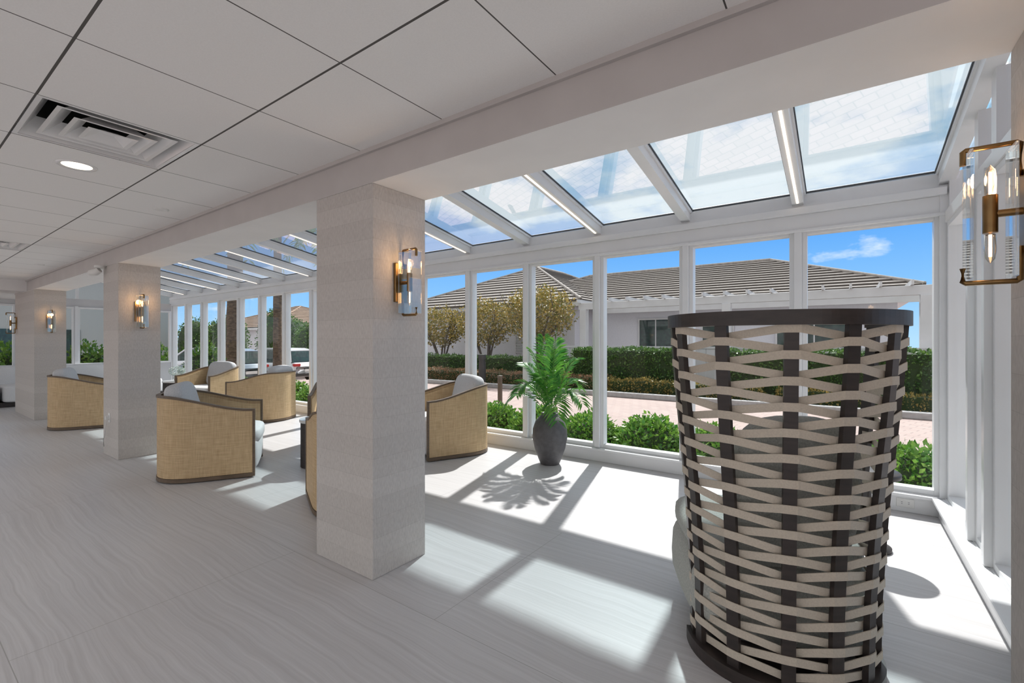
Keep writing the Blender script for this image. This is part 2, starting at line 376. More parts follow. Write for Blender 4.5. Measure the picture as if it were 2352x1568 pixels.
for k in range(NB):
    x1=mx_[k]; x0=mx_[k+1]
    window((x0+.03,YF),(x1-.03,YF),.16,2.42)
for k in range(1,NB+1): post(mx_[k],YF)
mb=MB().box((XR-.04,4.96,0),(XR+.1,5.2,2.64)); trim(mb,'alum','white corner post of the glazed room',bevel=.004)

SL=.17
def rz(y): return 2.64+SL*(YF-y)
for k in range(NB+1):
    x=mx_[k]; w=.045
    y0,y1=YB,YF+.12
    mb=MB()
    mb.prism([(x-w,y1,rz(y1)),(x+w,y1,rz(y1)),(x+w,y0,rz(y0)),(x-w,y0,rz(y0))],[(x-w,y1,rz(y1)+.125),(x+w,y1,rz(y1)+.125),(x+w,y0,rz(y0)+.125),(x-w,y0,rz(y0)+.125)])
    w2=.06
    mb.prism([(x-w2,y1,rz(y1)+.085),(x+w2,y1,rz(y1)+.085),(x+w2,y0,rz(y0)+.085),(x-w2,y0,rz(y0)+.085)],[(x-w2,y1,rz(y1)+.115),(x+w2,y1,rz(y1)+.115),(x+w2,y0,rz(y0)+.115),(x-w2,y0,rz(y0)+.115)])
    o=trim(mb,'alum','white aluminium roof rafter')
    if k%2==1:
        o['label']='white aluminium roof rafter with a warm light strip'
        sw=.009
        s=MB().prism([(x-sw,YF-.12,rz(YF-.12)-.006),(x+sw,YF-.12,rz(YF-.12)-.006),(x+sw,y0+.05,rz(y0+.05)-.006),(x-sw,y0+.05,rz(y0+.05)-.006)],
                     [(x-sw,YF-.12,rz(YF-.12)+.004),(x+sw,YF-.12,rz(YF-.12)+.004),(x+sw,y0+.05,rz(y0+.05)+.004),(x-sw,y0+.05,rz(y0+.05)+.004)])
        s.make('light_strip','led',parent=o)
for k in range(NB):
    x1=mx_[k]-.045; x0=mx_[k+1]+.045; y0,y1=YB+.03,YF-.02
    winn[0]+=1
    mb=MB()
    def st(xa,xb,ya,yb):
        mb.prism([(xa,yb,rz(yb)+.112),(xb,yb,rz(yb)+.112),(xb,ya,rz(ya)+.112),(xa,ya,rz(ya)+.112)],[(xa,yb,rz(yb)+.128),(xb,yb,rz(yb)+.128),(xb,ya,rz(ya)+.128),(xa,ya,rz(ya)+.128)])
    st(x0,x0+.022,y0,y1); st(x1-.022,x1,y0,y1); st(x0,x1,y0,y0+.022); st(x0,x1,y1-.022,y1)
    o=tag(mb.make('window_%d'%winn[0],'gasket'),'sloping tinted skylight pane in a dark gasket','skylight',kind='structure')
    g=MB().add([(x0,y1,rz(y1)+.12),(x1,y1,rz(y1)+.12),(x1,y0,rz(y0)+.12),(x0,y0,rz(y0)+.12)],[(0,1,2,3)]); g.make('glass','roofglass',parent=o)

XE=.72
mb=MB().box((XE-.06,2.14,0),(XE+.1,YF,.16)); tag(mb.make('wall_right','alum'),'low white curb wall below the end glazing','wall',kind='structure')
mb=MB().box((XE-.10,2.14,0),(XE-.06,4.95,.13)); mb.box((XE-.14,2.14,.13),(XE-.02,4.95,.155)); tag(mb.make('baseboard_right','alum',bevel=.004),'white stepped baseboard ledge under the end windows','baseboard',kind='structure')
ys_=[4.97,4.03,3.62,2.70,2.14]
for i in range(len(ys_)-1):
    window((XE,ys_[i+1]+.03),(XE,ys_[i]-.03),.16,2.34,axis='y')
for y in ys_[1:-1]: post(XE,y,axis='x',z1=2.36)
mb=MB().box((XE-.06,2.14,2.34),(XE+.08,4.97,2.43)); trim(mb,'alum','white aluminium transom bar of the end wall',bevel=.003)
for i in range(len(ys_)-1):
    ya,yb=ys_[i+1],ys_[i]
    winn[0]+=1
    mb=MB()
    mb.prism([(XE-.04,ya,2.43),(XE+.04,ya,2.43),(XE+.04,ya+.05,2.43),(XE-.04,ya+.05,2.43)],[(XE-.04,ya,rz(ya)),(XE+.04,ya,rz(ya)),(XE+.04,ya+.05,rz(ya+.05)),(XE-.04,ya+.05,rz(ya+.05))])
    mb.prism([(XE-.04,yb-.05,2.43),(XE+.04,yb-.05,2.43),(XE+.04,yb,2.43),(XE-.04,yb,2.43)],[(XE-.04,yb-.05,rz(yb-.05)),(XE+.04,yb-.05,rz(yb-.05)),(XE+.04,yb,rz(yb)),(XE-.04,yb,rz(yb))])
    o=tag(mb.make('window_%d'%winn[0],'alum'),'sloped-top transom window above the end glazing','window',kind='structure')
    g=MB().add([(XE,ya+.05,2.43),(XE,yb-.05,2.43),(XE,yb-.05,rz(yb)),(XE,ya+.05,rz(ya))],[(0,1,2,3)]); g.make('glass','glass',parent=o)
mb=MB().box((XL-.1,-3.6,0),(XL+.02,YF-.06,.82)); mb.box((XL-.1,-3.6,2.25),(XL+.02,YF-.06,2.45)); tag(mb.make('wall_left','white'),'white end wall below and above the windows','wall',kind='structure')
yy=YF-.06
for i in range(8):
    window((XL,yy-1.0+.03),(XL,yy-.03),.82,2.25,axis='y'); 
    post(XL,yy-1.0,axis='x',z0=.82,z1=2.27)
    yy-=1.0
mb=MB()
for i in range(3):
    ya=YF-.06-1.0*(i+1)
    mb.prism([(XL-.03,ya,2.45),(XL+.03,ya,2.45),(XL+.03,ya+.05,2.45),(XL-.03,ya+.05,2.45)],[(XL-.03,ya,rz(ya)),(XL+.03,ya,rz(ya)),(XL+.03,ya+.05,rz(ya)),(XL-.03,ya+.05,rz(ya))])
trim(mb,'alum','white transom posts above the far windows')

# ------------------------------------------------------------ columns
def column(x0,x1,y0,y1,lab):
    c=Vector(((x0+x1)/2,(y0+y1)/2,0)); mb=MB().box((x0-c.x,y0-c.y,0),(x1-c.x,y1-c.y,2.33))
    return tag(mb.make('column','column',loc=c,bevel=.004),lab,'column','textured square columns')
column(-2.817,-2.236,1.722,2.14,'square column in beige-grey textured wallcovering with wall sconce')
column(-7.53,-6.95,1.722,2.14,'square column in beige-grey textured wallcovering with outlet and cord')
column(-13.46,-11.66,1.722,2.14,'wide pier in beige-grey textured wallcovering by the end windows')
column(.44,1.02,1.70,2.14,'textured wallcovering pier at the glazed end wall')

# ------------------------------------------------------------ sconces
def sconce(loc,rot):
    e=empty('wall_sconce',loc,rot)
    MB().box((0,-.055,-.12),(.02,.055,.12)).make('backplate','brass',e,bevel=.004)
    MB().tube([(.02,0,0),(.085,0,0)],.011).make('arm','brass',e)
    MB().tube([(.085,0,-.055),(.085,0,.055)],.017,12).make('socket','brass',e)
    for sgn in (1,-1):
        prof=[(.0001,.0),(.013,.004),(.014,.05),(.011,.075),(.0001,.09)]
        m=MB().lathe([(r,sgn*(z+.056)) for r,z in prof],(.085,0,0),12); m.make('bulb','clear',e)
        MB().tube([(.085,0,sgn*.06),(.085,0,sgn*.125)],.004,6).make('filament','bulb',e)
    for sgn in (1,-1):
        pts=[(.024,0,sgn*.10),(.024,0,sgn*.197),(.030,0,sgn*.2),(.138,0,sgn*.2),(.144,0,sgn*.196),(.144,0,sgn*.155)]
        MB().tube(pts,.0075,8).make('bracket','brass',e)
    MB().box((.128,-.05,-.19),(.137,.05,.19)).make('glass_panel','clear',e,bevel=.002)
    MB().box((.036,-.05,-.19),(.044,.05,.19)).make('glass_panel','clear',e,bevel=.002)
    tag(e,'brass wall sconce with glass panels and two candle bulbs','wall lamp','brass wall sconces')
    return e
s0=sconce((-2.236,1.93,1.762),0)
dup(s0,(-6.95,1.93,1.762),0); dup(s0,(-11.66,1.93,1.762),0); dup(s0,(.44,1.93,1.775),pi)
dup(s0,(-13.30,1.722,1.762),-pi/2)
for (x,y) in ((-2.12,1.93),(-6.83,1.93),(-11.5,1.93),(.32,1.93)):
    l=bpy.data.lights.new('sconce_glow','POINT'); l.energy=.8; l.color=(1,.6,.3); l.shadow_soft_size=.03
    o=bpy.data.objects.new('sconce_glow',l); COL.objects.link(o); o.location=(x,y,1.88); 

# ------------------------------------------------------------ ceiling fittings
def diffuser(cx,cy):
    e=empty('air_diffuser',(cx,cy,CZ))
    h=TS/2-.004
    m=MB()
    m.box((-h,-h,0),(-h+.02,h,.008)); m.box((h-.02,-h,0),(h,h,.008)); m.box((-h+.02,-h,0),(h-.02,-h+.02,.008)); m.box((-h+.02,h-.02,0),(h-.02,h,.008))
    m.make('frame','metalw',e)
    m=MB()
    g=h-.02
    m.add([(-g,-g,.005),(g,-g,.005),(g,g,.005),(-g,g,.005),(-g*.80,-g*.80,.10),(g*.80,-g*.80,.10),(g*.80,g*.80,.10),(-g*.80,g*.80,.10)],[(0,1,5,4),(1,2,6,5),(2,3,7,6),(3,0,4,7)])
    m.add([(-g*.8,-g*.8,.10),(g*.8,-g*.8,.10),(g*.8,g*.8,.10),(-g*.8,g*.8,.10),(-g*.8,-g*.8,.2),(g*.8,-g*.8,.2),(g*.8,g*.8,.2),(-g*.8,g*.8,.2)],[(0,1,5,4),(1,2,6,5),(2,3,7,6),(3,0,4,7),(4,5,6,7)],mi=1)
    m.make('housing',['metalw','black'],e)
    for s1,s2,z1,z2 in ((.74,.52,.010,.075),(.50,.30,.004,.06),(.28,.10,.0,.03)):
        m=MB(); a=g*s1;b_=g*s2
        m.add([(-a,-a,z1),(a,-a,z1),(a,a,z1),(-a,a,z1),(-b_,-b_,z2),(b_,-b_,z2),(b_,b_,z2),(-b_,b_,z2)],[(0,1,5,4),(1,2,6,5),(2,3,7,6),(3,0,4,7)])
        a2=a+.02
        m.add([(-a2,-a2,z1-.001),(a2,-a2,z1-.001),(a2,a2,z1-.001),(-a2,a2,z1-.001),(-a,-a,z1),(a,-a,z1),(a,a,z1),(-a,a,z1)],[(0,1,5,4),(1,2,6,5),(2,3,7,6),(3,0,4,7)])
        if s2<.2: m.add([(-b_,-b_,z2),(b_,-b_,z2),(b_,b_,z2),(-b_,b_,z2)],[(0,1,2,3)])
        m.make('louver','metalw',e)
    tag(e,'square white metal air diffuser with stepped louvers in the ceiling','air vent','ceiling air diffusers')
diffuser(TX0-4.5*TS,TY0+TS/2); diffuser(TX0-11.5*TS,TY0+TS/2)
def downlight(x,y,r=.085,spot=0):
    e=empty('recessed_downlight',(x,y,CZ))
    MB().lathe([(r+.015,0),(r+.013,-.006),(r,-.006),(r-.012,-.001)],n=32).make('trim_ring','metalw',e)
    m=MB(); n=32; m.add([(r*.9*math.cos(2*pi*k/n),r*.9*math.sin(2*pi*k/n),-.002) for k in range(n)],[tuple(reversed(range(n)))]); m.make('lens','lens',e)
    tag(e,'round recessed ceiling downlight, switched on; unseen row added as fill','ceiling light','recessed downlights')
    if spot:
        l=bpy.data.lights.new('downlight_and_fill_beam','SPOT'); l.energy=spot; l.color=(1,.97,.94); l.shadow_soft_size=.12; l.spot_size=math.radians(105); l.spot_blend=.9
        o=bpy.data.objects.new('downlight_and_fill_beam',l); COL.objects.link(o); o.location=(0,0,-.02); o.parent=e
for x,y in ((TX0-5.5*TS,TY0+TS/2),(TX0-9.5*TS,.45+TS/2-.3),(TX0-13.5*TS,TY0+TS/2)): downlight(x,y,spot=10)
for k in range(7): downlight(TX0+TS*(1.5-3*k),TY0-2.5*TS-.3,spot=65)  # out-of-view row added as fill to brighten floor and ceiling
def speaker(x,y,r):
    m=MB().lathe([(r,.002),(r*.96,-.008),(r*.6,-.012),(.001,-.013)],n=28)
    tag(m.make('sprinkler_cover','plastic',loc=(x,y,CZ)),'small round white sprinkler cover plate','ceiling fitting','sprinkler cover plates')
speaker(-4.73,1.46,.055); speaker(-9.57,1.47,.055)
e=empty('security_camera',(-7.42,1.66,2.33))
MB().lathe([(.05,0),(.052,-.02),(.045,-.03),(.001,-.032)]).make('mount','plastic',e)
MB().tube([(0,0,-.05),(-.03,-.03,-.08),(-.10,-.06,-.085)],[.035,.042,.036],14).make('body','plastic',e)
MB().tube([(-.10,-.06,-.085),(-.106,-.063,-.086)],.028,12).make('lens','black',e)
tag(e,'small white security camera under the beam beside a column','security camera')
def outlet(loc,rot,label):
    e=empty('wall_outlet',loc,rot)
    MB().box((-.035,-.006,-.057),(.035,0,.057)).make('cover_plate','plastic',e,bevel=.002)
    for dz in (.022,-.022):
        MB().box((-.012,-.0075,dz-.008),(.012,-.0055,dz+.008)).make('socket','metalw',e)
        for dx in (-.006,.006): MB().box((dx-.0015,-.0085,dz-.005),(dx+.0015,-.0074,dz+.005)).make('slot','black',e)
    tag(e,label,'outlet'); return e
o=outlet((-7.28,1.722,.47),0,'white wall outlet with plug and cord on column')
MB().box((-.02,-.04,-.02),(.02,-.006,.02)).make('plug','plastic',o)
MB().tube([(0,-.03,-.02),(-.01,-.035,-.1),(-.06,-.03,-.2),(-.12,-.03,-.28),(-.1,-.03,-.36)],.004,6).make('cord','plastic',o)
o=outlet((.42,4.965,.075),0,'white duplex outlet mounted sideways in the baseboard'); o.rotation_euler=(0,pi/2,0)

# ------------------------------------------------------------ rattan armchair
def upath(hw,yf,yb,yc,n=26):
    P=[]
    for i in range(6): 
        y=yf+(yc-yf)*i/6; P.append((-hw,y,-1,0))
    bb=yc-yb
    for i in range(n+1):
        th=pi+pi*i/n
        e=2/2.5
        c,s=math.cos(th),math.sin(th)
        x=hw*math.copysign(abs(c)**e,c); y=yc+bb*math.copysign(abs(s)**e,s)
        P.append([x,y,0,0])
    for i in range(1,7):
        y=yc+(yf-yc)*i/6; P.append((hw,y,1,0))
    Q=[]
    for i,p in enumerate(P):
        a=P[max(i-1,0)]; c=P[min(i+1,len(P)-1)]
        tx,ty=c[0]-a[0],c[1]-a[1]; l=math.hypot(tx,ty); Q.append((p[0],p[1],ty/l,-tx/l))
    return Q
def armchair():
    e=empty('armchair',(0,0,0))
    P=upath(.445,.42,-.47,-.05)
    def top(y):
        t=min(max((.42-y)/.80,0),1); t=t*t*(3-2*t); return .685+.155*t
    zt=[top(p[1]) for p in P]
    m=MB().wall(P,.05,[z-.0 for z in zt],-.02,.0); m.make('side_panel','rattan',e)
    m=MB().wall(P,zt,[z+.020 for z in zt],-.032,.008)
    m.make('top_rail','wood',e,bevel=.004)
    m=MB().wall(P,.012,.047,-.03,.006)
    for sx in (-1,1):
        x=sx*.445
        m.box((min(x-sx*.032,x+sx*.006),.42,.012),(max(x-sx*.032,x+sx*.006),.443,top(.42)+.020))
    m.make('frame','wood',e,bevel=.003)
    m=MB().wall([(p[0],p[1],p[2],p[3]) for p in P],0,.012,-.10,-.03); m.make('plinth','wood',e)
    m=MB().pillow((0,.10,.215),(.39,.36,.17),e=8); m.make('seat_base','fabricw',e)
    m=MB().pillow((0,.10,.40),(.388,.385,.085),e=5); m.make('seat_cushion','fabricw',e)
    m=MB().wall(P,.10,[z-.03 for z in zt],-.045,-.022); m.make('inner_lining','rattan',e)
    R=Matrix.Rotation(math.radians(14),3,'X')
    m=MB().pillow((0,-.25,.70),(.325,.10,.27),R=R,e=4.4); m.make('back_cushion','fabric',e)
    return e
chairs=[((-5.55,2.18),(.51,.86),'grey cushion, beside a column'),
        ((-4.12,4.36),(-.42,-.9),'beside the potted palm'),
        ((-3.42,2.56),(-.9,.43),'standing close to a column'),
        ((-5.62,3.92),(.75,-.66),'near the windows'),
        ((-8.50,4.20),(-.85,-.53),'its back to the parking area'),
        ((-10.9,4.25),(.35,-.94),'showing its grey back cushion'),
        ((-10.25,2.15),(.40,.92),'between two columns')]
base=None
for i,(p,f,l) in enumerate(chairs):
    if base is None:
        base=armchair(); base.location=(p[0],p[1],0); base.rotation_euler=(0,0,face_rot(*f)); o=base
    else: o=dup(base,(p[0],p[1],0),face_rot(*f))
    tag(o,'rattan barrel armchair with wood rail, '+l,'chair','rattan barrel armchairs')

def side_table(x,y,r,h,lab,topm='stone'):
    e=empty('side_table',(x,y,0))
    m=MB(); n=48
    vs=[];fs=[]
    for j,z in enumerate((.0,h-.03)):
        for k in range(n*2):
            th=pi*k/n; rr=r*.95-(.008 if k%2 else 0); vs.append((rr*math.cos(th),rr*math.sin(th),z))
    N2=n*2
    for k in range(N2): fs.append((k,(k+1)%N2,N2+(k+1)%N2,N2+k))
    m.add(vs,fs); m.make('base','espresso',e)
    MB().lathe([(.001,h-.03),(r,h-.03),(r+.003,h-.015),(r,h),(.001,h)],n=40,smooth=False).make('top',topm,e)
    tag(e,lab,'side table','round side tables')
side_table(-4.82,3.02,.24,.53,'round dark fluted drum side table with pale top')
e=empty('side_table',(.14,3.97,0))
MB().lathe([(.001,.48),(.15,.48),(.18,.495),(.18,.52),(.17,.53),(.001,.53)],n=40).make('top','espresso',e)
MB().lathe([(.001,0),(.13,0),(.13,.02),(.03,.04),(.022,.2),(.022,.48)],n=30).make('pedestal','espresso',e)
tag(e,'small dark round pedestal side table by the corner windows','side table','round side tables')
side_table(-12.45,4.15,.28,.50,'round dark side table holding hydrangeas')
e=empty('flower_vase',(-12.45,4.15,.50))
MB().lathe([(.001,0),(.05,0),(.075,.06),(.06,.12),(.045,.15)],n=24).make('vase','stone',e)
P=rng.normal(size=(900,3)); P/=np.linalg.norm(P,axis=1)[:,None]; N_=P.copy(); P=P*np.array([.14,.14,.09])+np.array([0,0,.22])
MB().leaves(P,.03,N_).make('flowers','petal',e)
tag(e,'small vase of pale blue hydrangeas on the side table','flowers')

e=empty('banquette_sofa',(-14.75,2.6,0))
MB().box((-.45,-1.9,0),(.30,1.9,.10)).make('plinth','espresso',e)
for k in range(4): MB().pillow((-.02,-1.43+.95*k,.28),(.43,.465,.18),e=9).make('seat','fabricw',e)
for k in range(4): MB().pillow((-.40,-1.43+.95*k,.60),(.12,.465,.25),e=6).make('backrest','fabricw',e)
tag(e,'long white upholstered banquette sofa below the end windows','sofa')
m=MB().pillow((0,0,0),(.07,.2,.2),R=Matrix.Rotation(-.3,3,'Y'),e=2.6)
tag(m.make('cushion','blue',loc=(-14.9,4.15,.62)),'navy blue throw cushion on the white banquette','cushion')

# ------------------------------------------------------------ fronds / potted palm
def frond(mb,base,az,L,rise,droop,nl,ll,w=.012,mi=0,mis=1,rs=.005):
    h=Vector((math.cos(az),math.sin(az),0)); sd=Vector((-math.sin(az),math.cos(az),0)); base=Vector(base)
    def pos(t): return base+h*L*(t**1.15)+Vector((0,0,rise*t-droop*t*t*t))
    pts=[pos(t/10) for t in range(11)]
    mb.tube(pts,[rs*(1-.75*i/10) for i in range(11)],5,mi=mis)
    for i in range(nl):
        t=.22+.78*i/(nl-1); p=pos(t); T=(pos(min(t+.03,1.0))-pos(t-.03)).normalized()
        l=ll*(math.sin(pi*min(1,(t-.12)/.95))**.6+.15)
        for sg in (-1,1):
            d=(sd*sg*.85+T*.75+Vector((0,0,.12+random.uniform(-.12,.1)))).normalized()
            wv=d.cross(T.cross(sd)).normalized()*w
            tip=p+d*l+Vector((0,0,-.25*l)); mid=p+d*l*.5
            mb.add([p,mid+wv,tip,mid-wv],[(0,1,2,3)],mi=mi)
e=empty('potted_palm',(-2.73,4.56,0))
prof=[(.001,0),(.105,0),(.112,.012),(.135,.07),(.175,.18),(.200,.30),(.195,.40),(.165,.49),(.115,.545),(.093,.56),(.100,.58),(.092,.585),(.080,.56),(.08,.53)]
MB().lathe(prof,n=48).make('vase','vase',e)
MB().lathe([(.001,.54),(.085,.54)],n=24).make('soil','soil',e)
m=MB()
azs=[.5,2.7,5.6,3.9,1.6,.0,3.2,5.0,2.2,.9,4.4,6.0,3.0,3.7,5.4]
for i,az in enumerate(azs):
    q=i/(len(azs)-1)
    L=.08+.48*q**.8+random.uniform(-.03,.03); rise=1.08-.46*q+random.uniform(-.04,.04); dr=.12+.46*q
    if 0.3<az<2.8: L*=.8
    frond(m,(0.02*math.cos(az),.02*math.sin(az),.54),az,L,rise,dr,22,.205,.0145)
m.make('fronds',['palm','stem'],e)
tag(e,'potted palm with feathery fronds in a tall charcoal ceramic vase','plant')

# ------------------------------------------------------------ high-back woven strap chair
def strap_chair():
    e=empty('high_back_chair',(-.236,2.41,0),face_rot(-.447,.894))
    A,B=.462,.40
    def sc(z):
        zs=[0,.35,.7,1.0,1.25,1.5]; ss=[.785,.80,.845,.905,.955,.99]
        return float(np.interp(z,zs,ss))
    def P(deg,z,off=0):
        th=math.radians(deg); s=sc(z)
        nx,ny=math.cos(th)/A,math.sin(th)/B; l=math.hypot(nx,ny)
        return Vector((A*s*math.cos(th)+off*nx/l,B*s*math.sin(th)+off*ny/l,z))
    def path(d0,d1,z,n=40):
        Q=[]
        for i in range(n+1):
            d=d0+(d1-d0)*i/n; p=P(d,z); q=P(d,z,1.0); Q.append((p.x,p.y,(q-p).x,(q-p).y))
        return Q
    D0,D1=176,376
    MB().wall(path(D0-2,D1+2,1.49,56),1.463,1.520,-.022,.022).make('top_rail','espresso',e,bevel=.006)
    MB().wall(path(D0-2,D1+2,.05,56),.0,.055,-.045,.03).make('base_rail','espresso',e,bevel=.005)
    angs=[D0+2,194,225,257,284,311,338,D1-2]
    for j,a in enumerate(angs):
        w=.026 if j in (0,len(angs)-1) else .024
        m=MB(); zs=np.linspace(.05,1.47,16); vs=[]
        for z in zs:
            c=P(a,z); n=(P(a,z,1)-c); t=Vector((-n.y,n.x,0))
            for (o,s_) in ((-.011,-w),(.011,-w),(.011,w),(-.011,w)): vs.append(c+n*o+t*s_)
        fs=[]
        for i in range(len(zs)-1):
            for k in range(4): fs.append((i*4+k,i*4+(k+1)%4,(i+1)*4+(k+1)%4,(i+1)*4+k))
        m.add(vs,fs); m.make('slat','espresso',e)
    nrow=28; z0=.095; pitch=(1.435-z0)/(nrow-1); dl=.015; hw=.0165
    for k in range(nrow):
        zc=z0+pitch*k
        m=MB(); C=[];Nn=[]
        for j in range(len(angs)-1):
            sg0=1 if (j+k)%2==0 else -1; sg1=-sg0
            da=angs[j+1]-angs[j]
            f=min(.027/(.43*math.radians(da)),.3)
            ts=[0,f,f+.04,.35,.5,.65,.96-f,1-f]+([1] if j==len(angs)-2 else [])
            p0=P(angs[j]+da*f,zc,.0145*sg0); p1=P(angs[j]+da*(1-f),zc,.0145*sg1)
            for t in ts:
                a=angs[j]+da*t
                tt=min(max((t-f)/(1-2*f),0),1)
                z=zc+dl*(sg0+(sg1-sg0)*tt)
                if tt<=0 or tt>=1: c=P(a,z,.0145*(sg0 if tt<=0 else sg1)); 
                else:
                    c=p0.lerp(p1,tt); c.z=z
                n=(P(a,z,1)-P(a,z)); C.append(c); Nn.append(n)
        vs=[]
        for c,n in zip(C,Nn):
            for (o,dz) in ((-.002,-hw),(.002,-hw),(.002,hw),(-.002,hw)): vs.append(c+n*o+Vector((0,0,dz)))
        fs=[]
        for i in range(len(C)-1):
            for q in range(4): fs.append((i*4+q,i*4+(q+1)%4,(i+1)*4+(q+1)%4,(i+1)*4+q))
        fs.append((0,1,2,3)); 
        m.add(vs,fs); m.make('strap','strap',e)
    MB().pillow((0,.22,.26),(.40,.42,.20),e=3.6).make('seat','greywoven',e)
    MB().pillow((0,.26,.45),(.375,.38,.07),e=4).make('seat_cushion','greywoven',e)
    MB().lathe([(.001,.0),(.3,.0),(.3,.08),(.001,.08)],(0,.15,0)).make('swivel_base','espresso',e)
    MB().pillow((0,-.14,.76),(.25,.09,.33),R=Matrix.Rotation(math.radians(8),3,'X'),e=3.2).make('back_cushion','greywoven',e)
    tag(e,'high-back lounge chair with dark frame and woven beige straps','chair')
strap_chair()

# ------------------------------------------------------------ exterior
m=MB()
gx=[-90,-21.5,-16.5,40]
for i in range(3):
    a,b_=gx[i],gx[i+1]; za,zb=gz(a),gz(b_)
    m.add([(a,-40,za),(b_,-40,zb),(b_,80,zb),(a,80,za)],[(0,1,2,3)])
tag(m.make('ground','paver'),'pinkish clay paver driveway and forecourt','ground',kind='structure')
m=MB().box((XL,5.25,GZ),(.62,6.35,GZ+.04)); tag(m.make('planting_bed','mulch'),'mulched planting bed along the windows','garden bed')
def shrub(x,y,w,d,h,n,size,mat,lab,name='shrub',cat='shrub',group=None,z=None):
    e=MB()
    U=rng.normal(size=(n,3)); U/=np.linalg.norm(U,axis=1)[:,None]; U[:,2]=np.abs(U[:,2])
    r=rng.uniform(.72,1.02,size=(n,1))
    P=U*r*np.array([w/2,d/2,h]); P+=rng.normal(size=P.shape)*.02
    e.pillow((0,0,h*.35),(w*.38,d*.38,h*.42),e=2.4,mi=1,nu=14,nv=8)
    e.leaves(P,size,U,mi=0,spread=.9)
    return tag(e.make(name,[mat,'core'],loc=(x,y,(GZ if z is None else z)+.02)),lab,cat,group)
protos=[shrub(-1.2,5.82,.85,.85,.42,2600,.065,'leaf','low bright green shrub in the bed by the window',group='shrubs along the window'),
        shrub(-2.0,5.82,.88,.9,.46,2800,.065,'leaf','low bright green shrub in the bed by the window',group='shrubs along the window')]
xx=-2.85; k=0
while xx>-13:
    c=protos[k%2].copy(); COL.objects.link(c); c.location=(xx,5.84+random.uniform(-.04,.06),GZ+.02); c.rotation_euler=(0,0,random.uniform(0,6)); 
    xx-=.84; k+=1
for xx,yy in ((-.36,5.85),(.46,5.86)):
    c=protos[k%2].copy(); COL.objects.link(c); c.location=(xx,yy,GZ+.02); c.rotation_euler=(0,0,random.uniform(0,6)); k+=1
def hedge(x0,x1,y0,y1,h,n,size,mat,lab,name='hedge'):
    cx,cy=(x0+x1)/2,(y0+y1)/2; w,d=(x1-x0),(y1-y0)
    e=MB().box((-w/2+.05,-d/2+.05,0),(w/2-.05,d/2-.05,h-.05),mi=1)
    U=rng.uniform(-.5,.5,size=(n,3)); areas=np.array([w*h,w*d,d*h,d*h]); pr=areas/areas.sum()
    f=rng.choice(4,size=n,p=pr); Nn=np.zeros((n,3))
    P=U*np.array([w,d,h])+np.array([0,0,h/2])
    for i,(ax,v,nn) in enumerate(((1,-d/2,(0,-1,0)),(2,h,(0,0,1)),(0,-w/2,(-1,0,0)),(0,w/2,(1,0,0)))):
        q=f==i; P[q,ax]=v; Nn[q]=nn
    P+=rng.normal(size=P.shape)*.025-Nn*.03
    P[:,2]+=.03*np.sin(P[:,0]*5)+.02*np.sin(P[:,0]*13)
    e.leaves(P,size,Nn,spread=.9)
    return tag(e.make(name,[mat,'core'],loc=(cx,cy,GZ+.05)),lab,'hedge')
m=MB().box((-16.4,11.55,GZ),(14,13.9,GZ+.05)); tag(m.make('planting_bed','mulch'),'mulched planting bed across the driveway','garden bed')
m=MB().box((-16.4,11.35,GZ),(14,11.55,GZ+.13)); tag(m.make('curb','concrete',bevel=.02),'grey concrete curb along the driveway','curb')
m=MB().box((-15.2,6.36,GZ),(.66,6.50,GZ+.06)); tag(m.make('curb','concrete',bevel=.01),'low concrete edging by the window bed','curb')
hedge(-6.7,-3.5,12.45,13.2,1.18,6500,.07,'leafdk','clipped green box hedge across the driveway')
hedge(-2.4,1.5,12.45,13.2,1.18,6500,.07,'leafdk','clipped green box hedge before the white fence')
hedge(-16,-7.2,13.0,13.7,.85,7000,.07,'leafdk','long low dark green hedge before the house')
hedge(-14,-5.3,11.75,12.3,.42,8000,.06,'leafred','low reddish-leaved hedge behind the curb')
hedge(-5.2,-1.5,11.75,12.2,.38,3200,.06,'leafyel','low yellow-green hedge behind the curb')
hedge(-1.2,4,11.8,12.3,.36,3200,.06,'leafyel','low flowering yellow-green hedge behind the curb')

def small_tree(x,y,w,h,zc,n,lab):
    e=empty('ornamental_tree',(x,y,GZ)); m=MB()
    for i in range(5):
        a=2*pi*i/5+random.random(); 
        p=[(.06*math.cos(a),.06*math.sin(a),0)]
        for t in (.3,.6,.85,1.0): p.append((.06*math.cos(a)+w*.36*t*t*math.cos(a)+random.uniform(-.05,.05),.06*math.sin(a)+w*.36*t*t*math.sin(a)+random.uniform(-.05,.05),(zc+.2)*t))
        m.tube(p,[.055,.045,.035,.022,.012],6)
        for q in range(4):
            s=Vector(p[2+q%3]); b2=a+random.uniform(-1.2,1.2)
            m.tube([s,s+Vector((.2*math.cos(b2),.2*math.sin(b2),.25)),s+Vector((.35*math.cos(b2),.35*math.sin(b2),.55))],[.018,.012,.006],5)
    m.make('trunk','bark',e)
    U=rng.normal(size=(n,3)); U/=np.linalg.norm(U,axis=1)[:,None]; r=rng.uniform(.25,1,size=(n,1))**.55
    P=U*r*np.array([w/2,w/2,h/2]); 
    k=np.sin(P[:,0]*7+1)*np.sin(P[:,1]*6)*np.sin(P[:,2]*8+2); P=P[k>-.3]
    P=P+rng.normal(size=P.shape)*.06+np.array([0,0,zc]); MB().leaves(P,.105,None).make('foliage','leafyel',e)
    tag(e,lab,'tree','ornamental trees before the house')
small_tree(-14.2,14.55,2.2,1.8,2.1,4600,'small multi-trunk tree with yellow-green leaves by the white house')
small_tree(-11.7,14.55,2.3,2.0,2.2,5200,'small multi-trunk tree with yellow-green leaves by the white house')
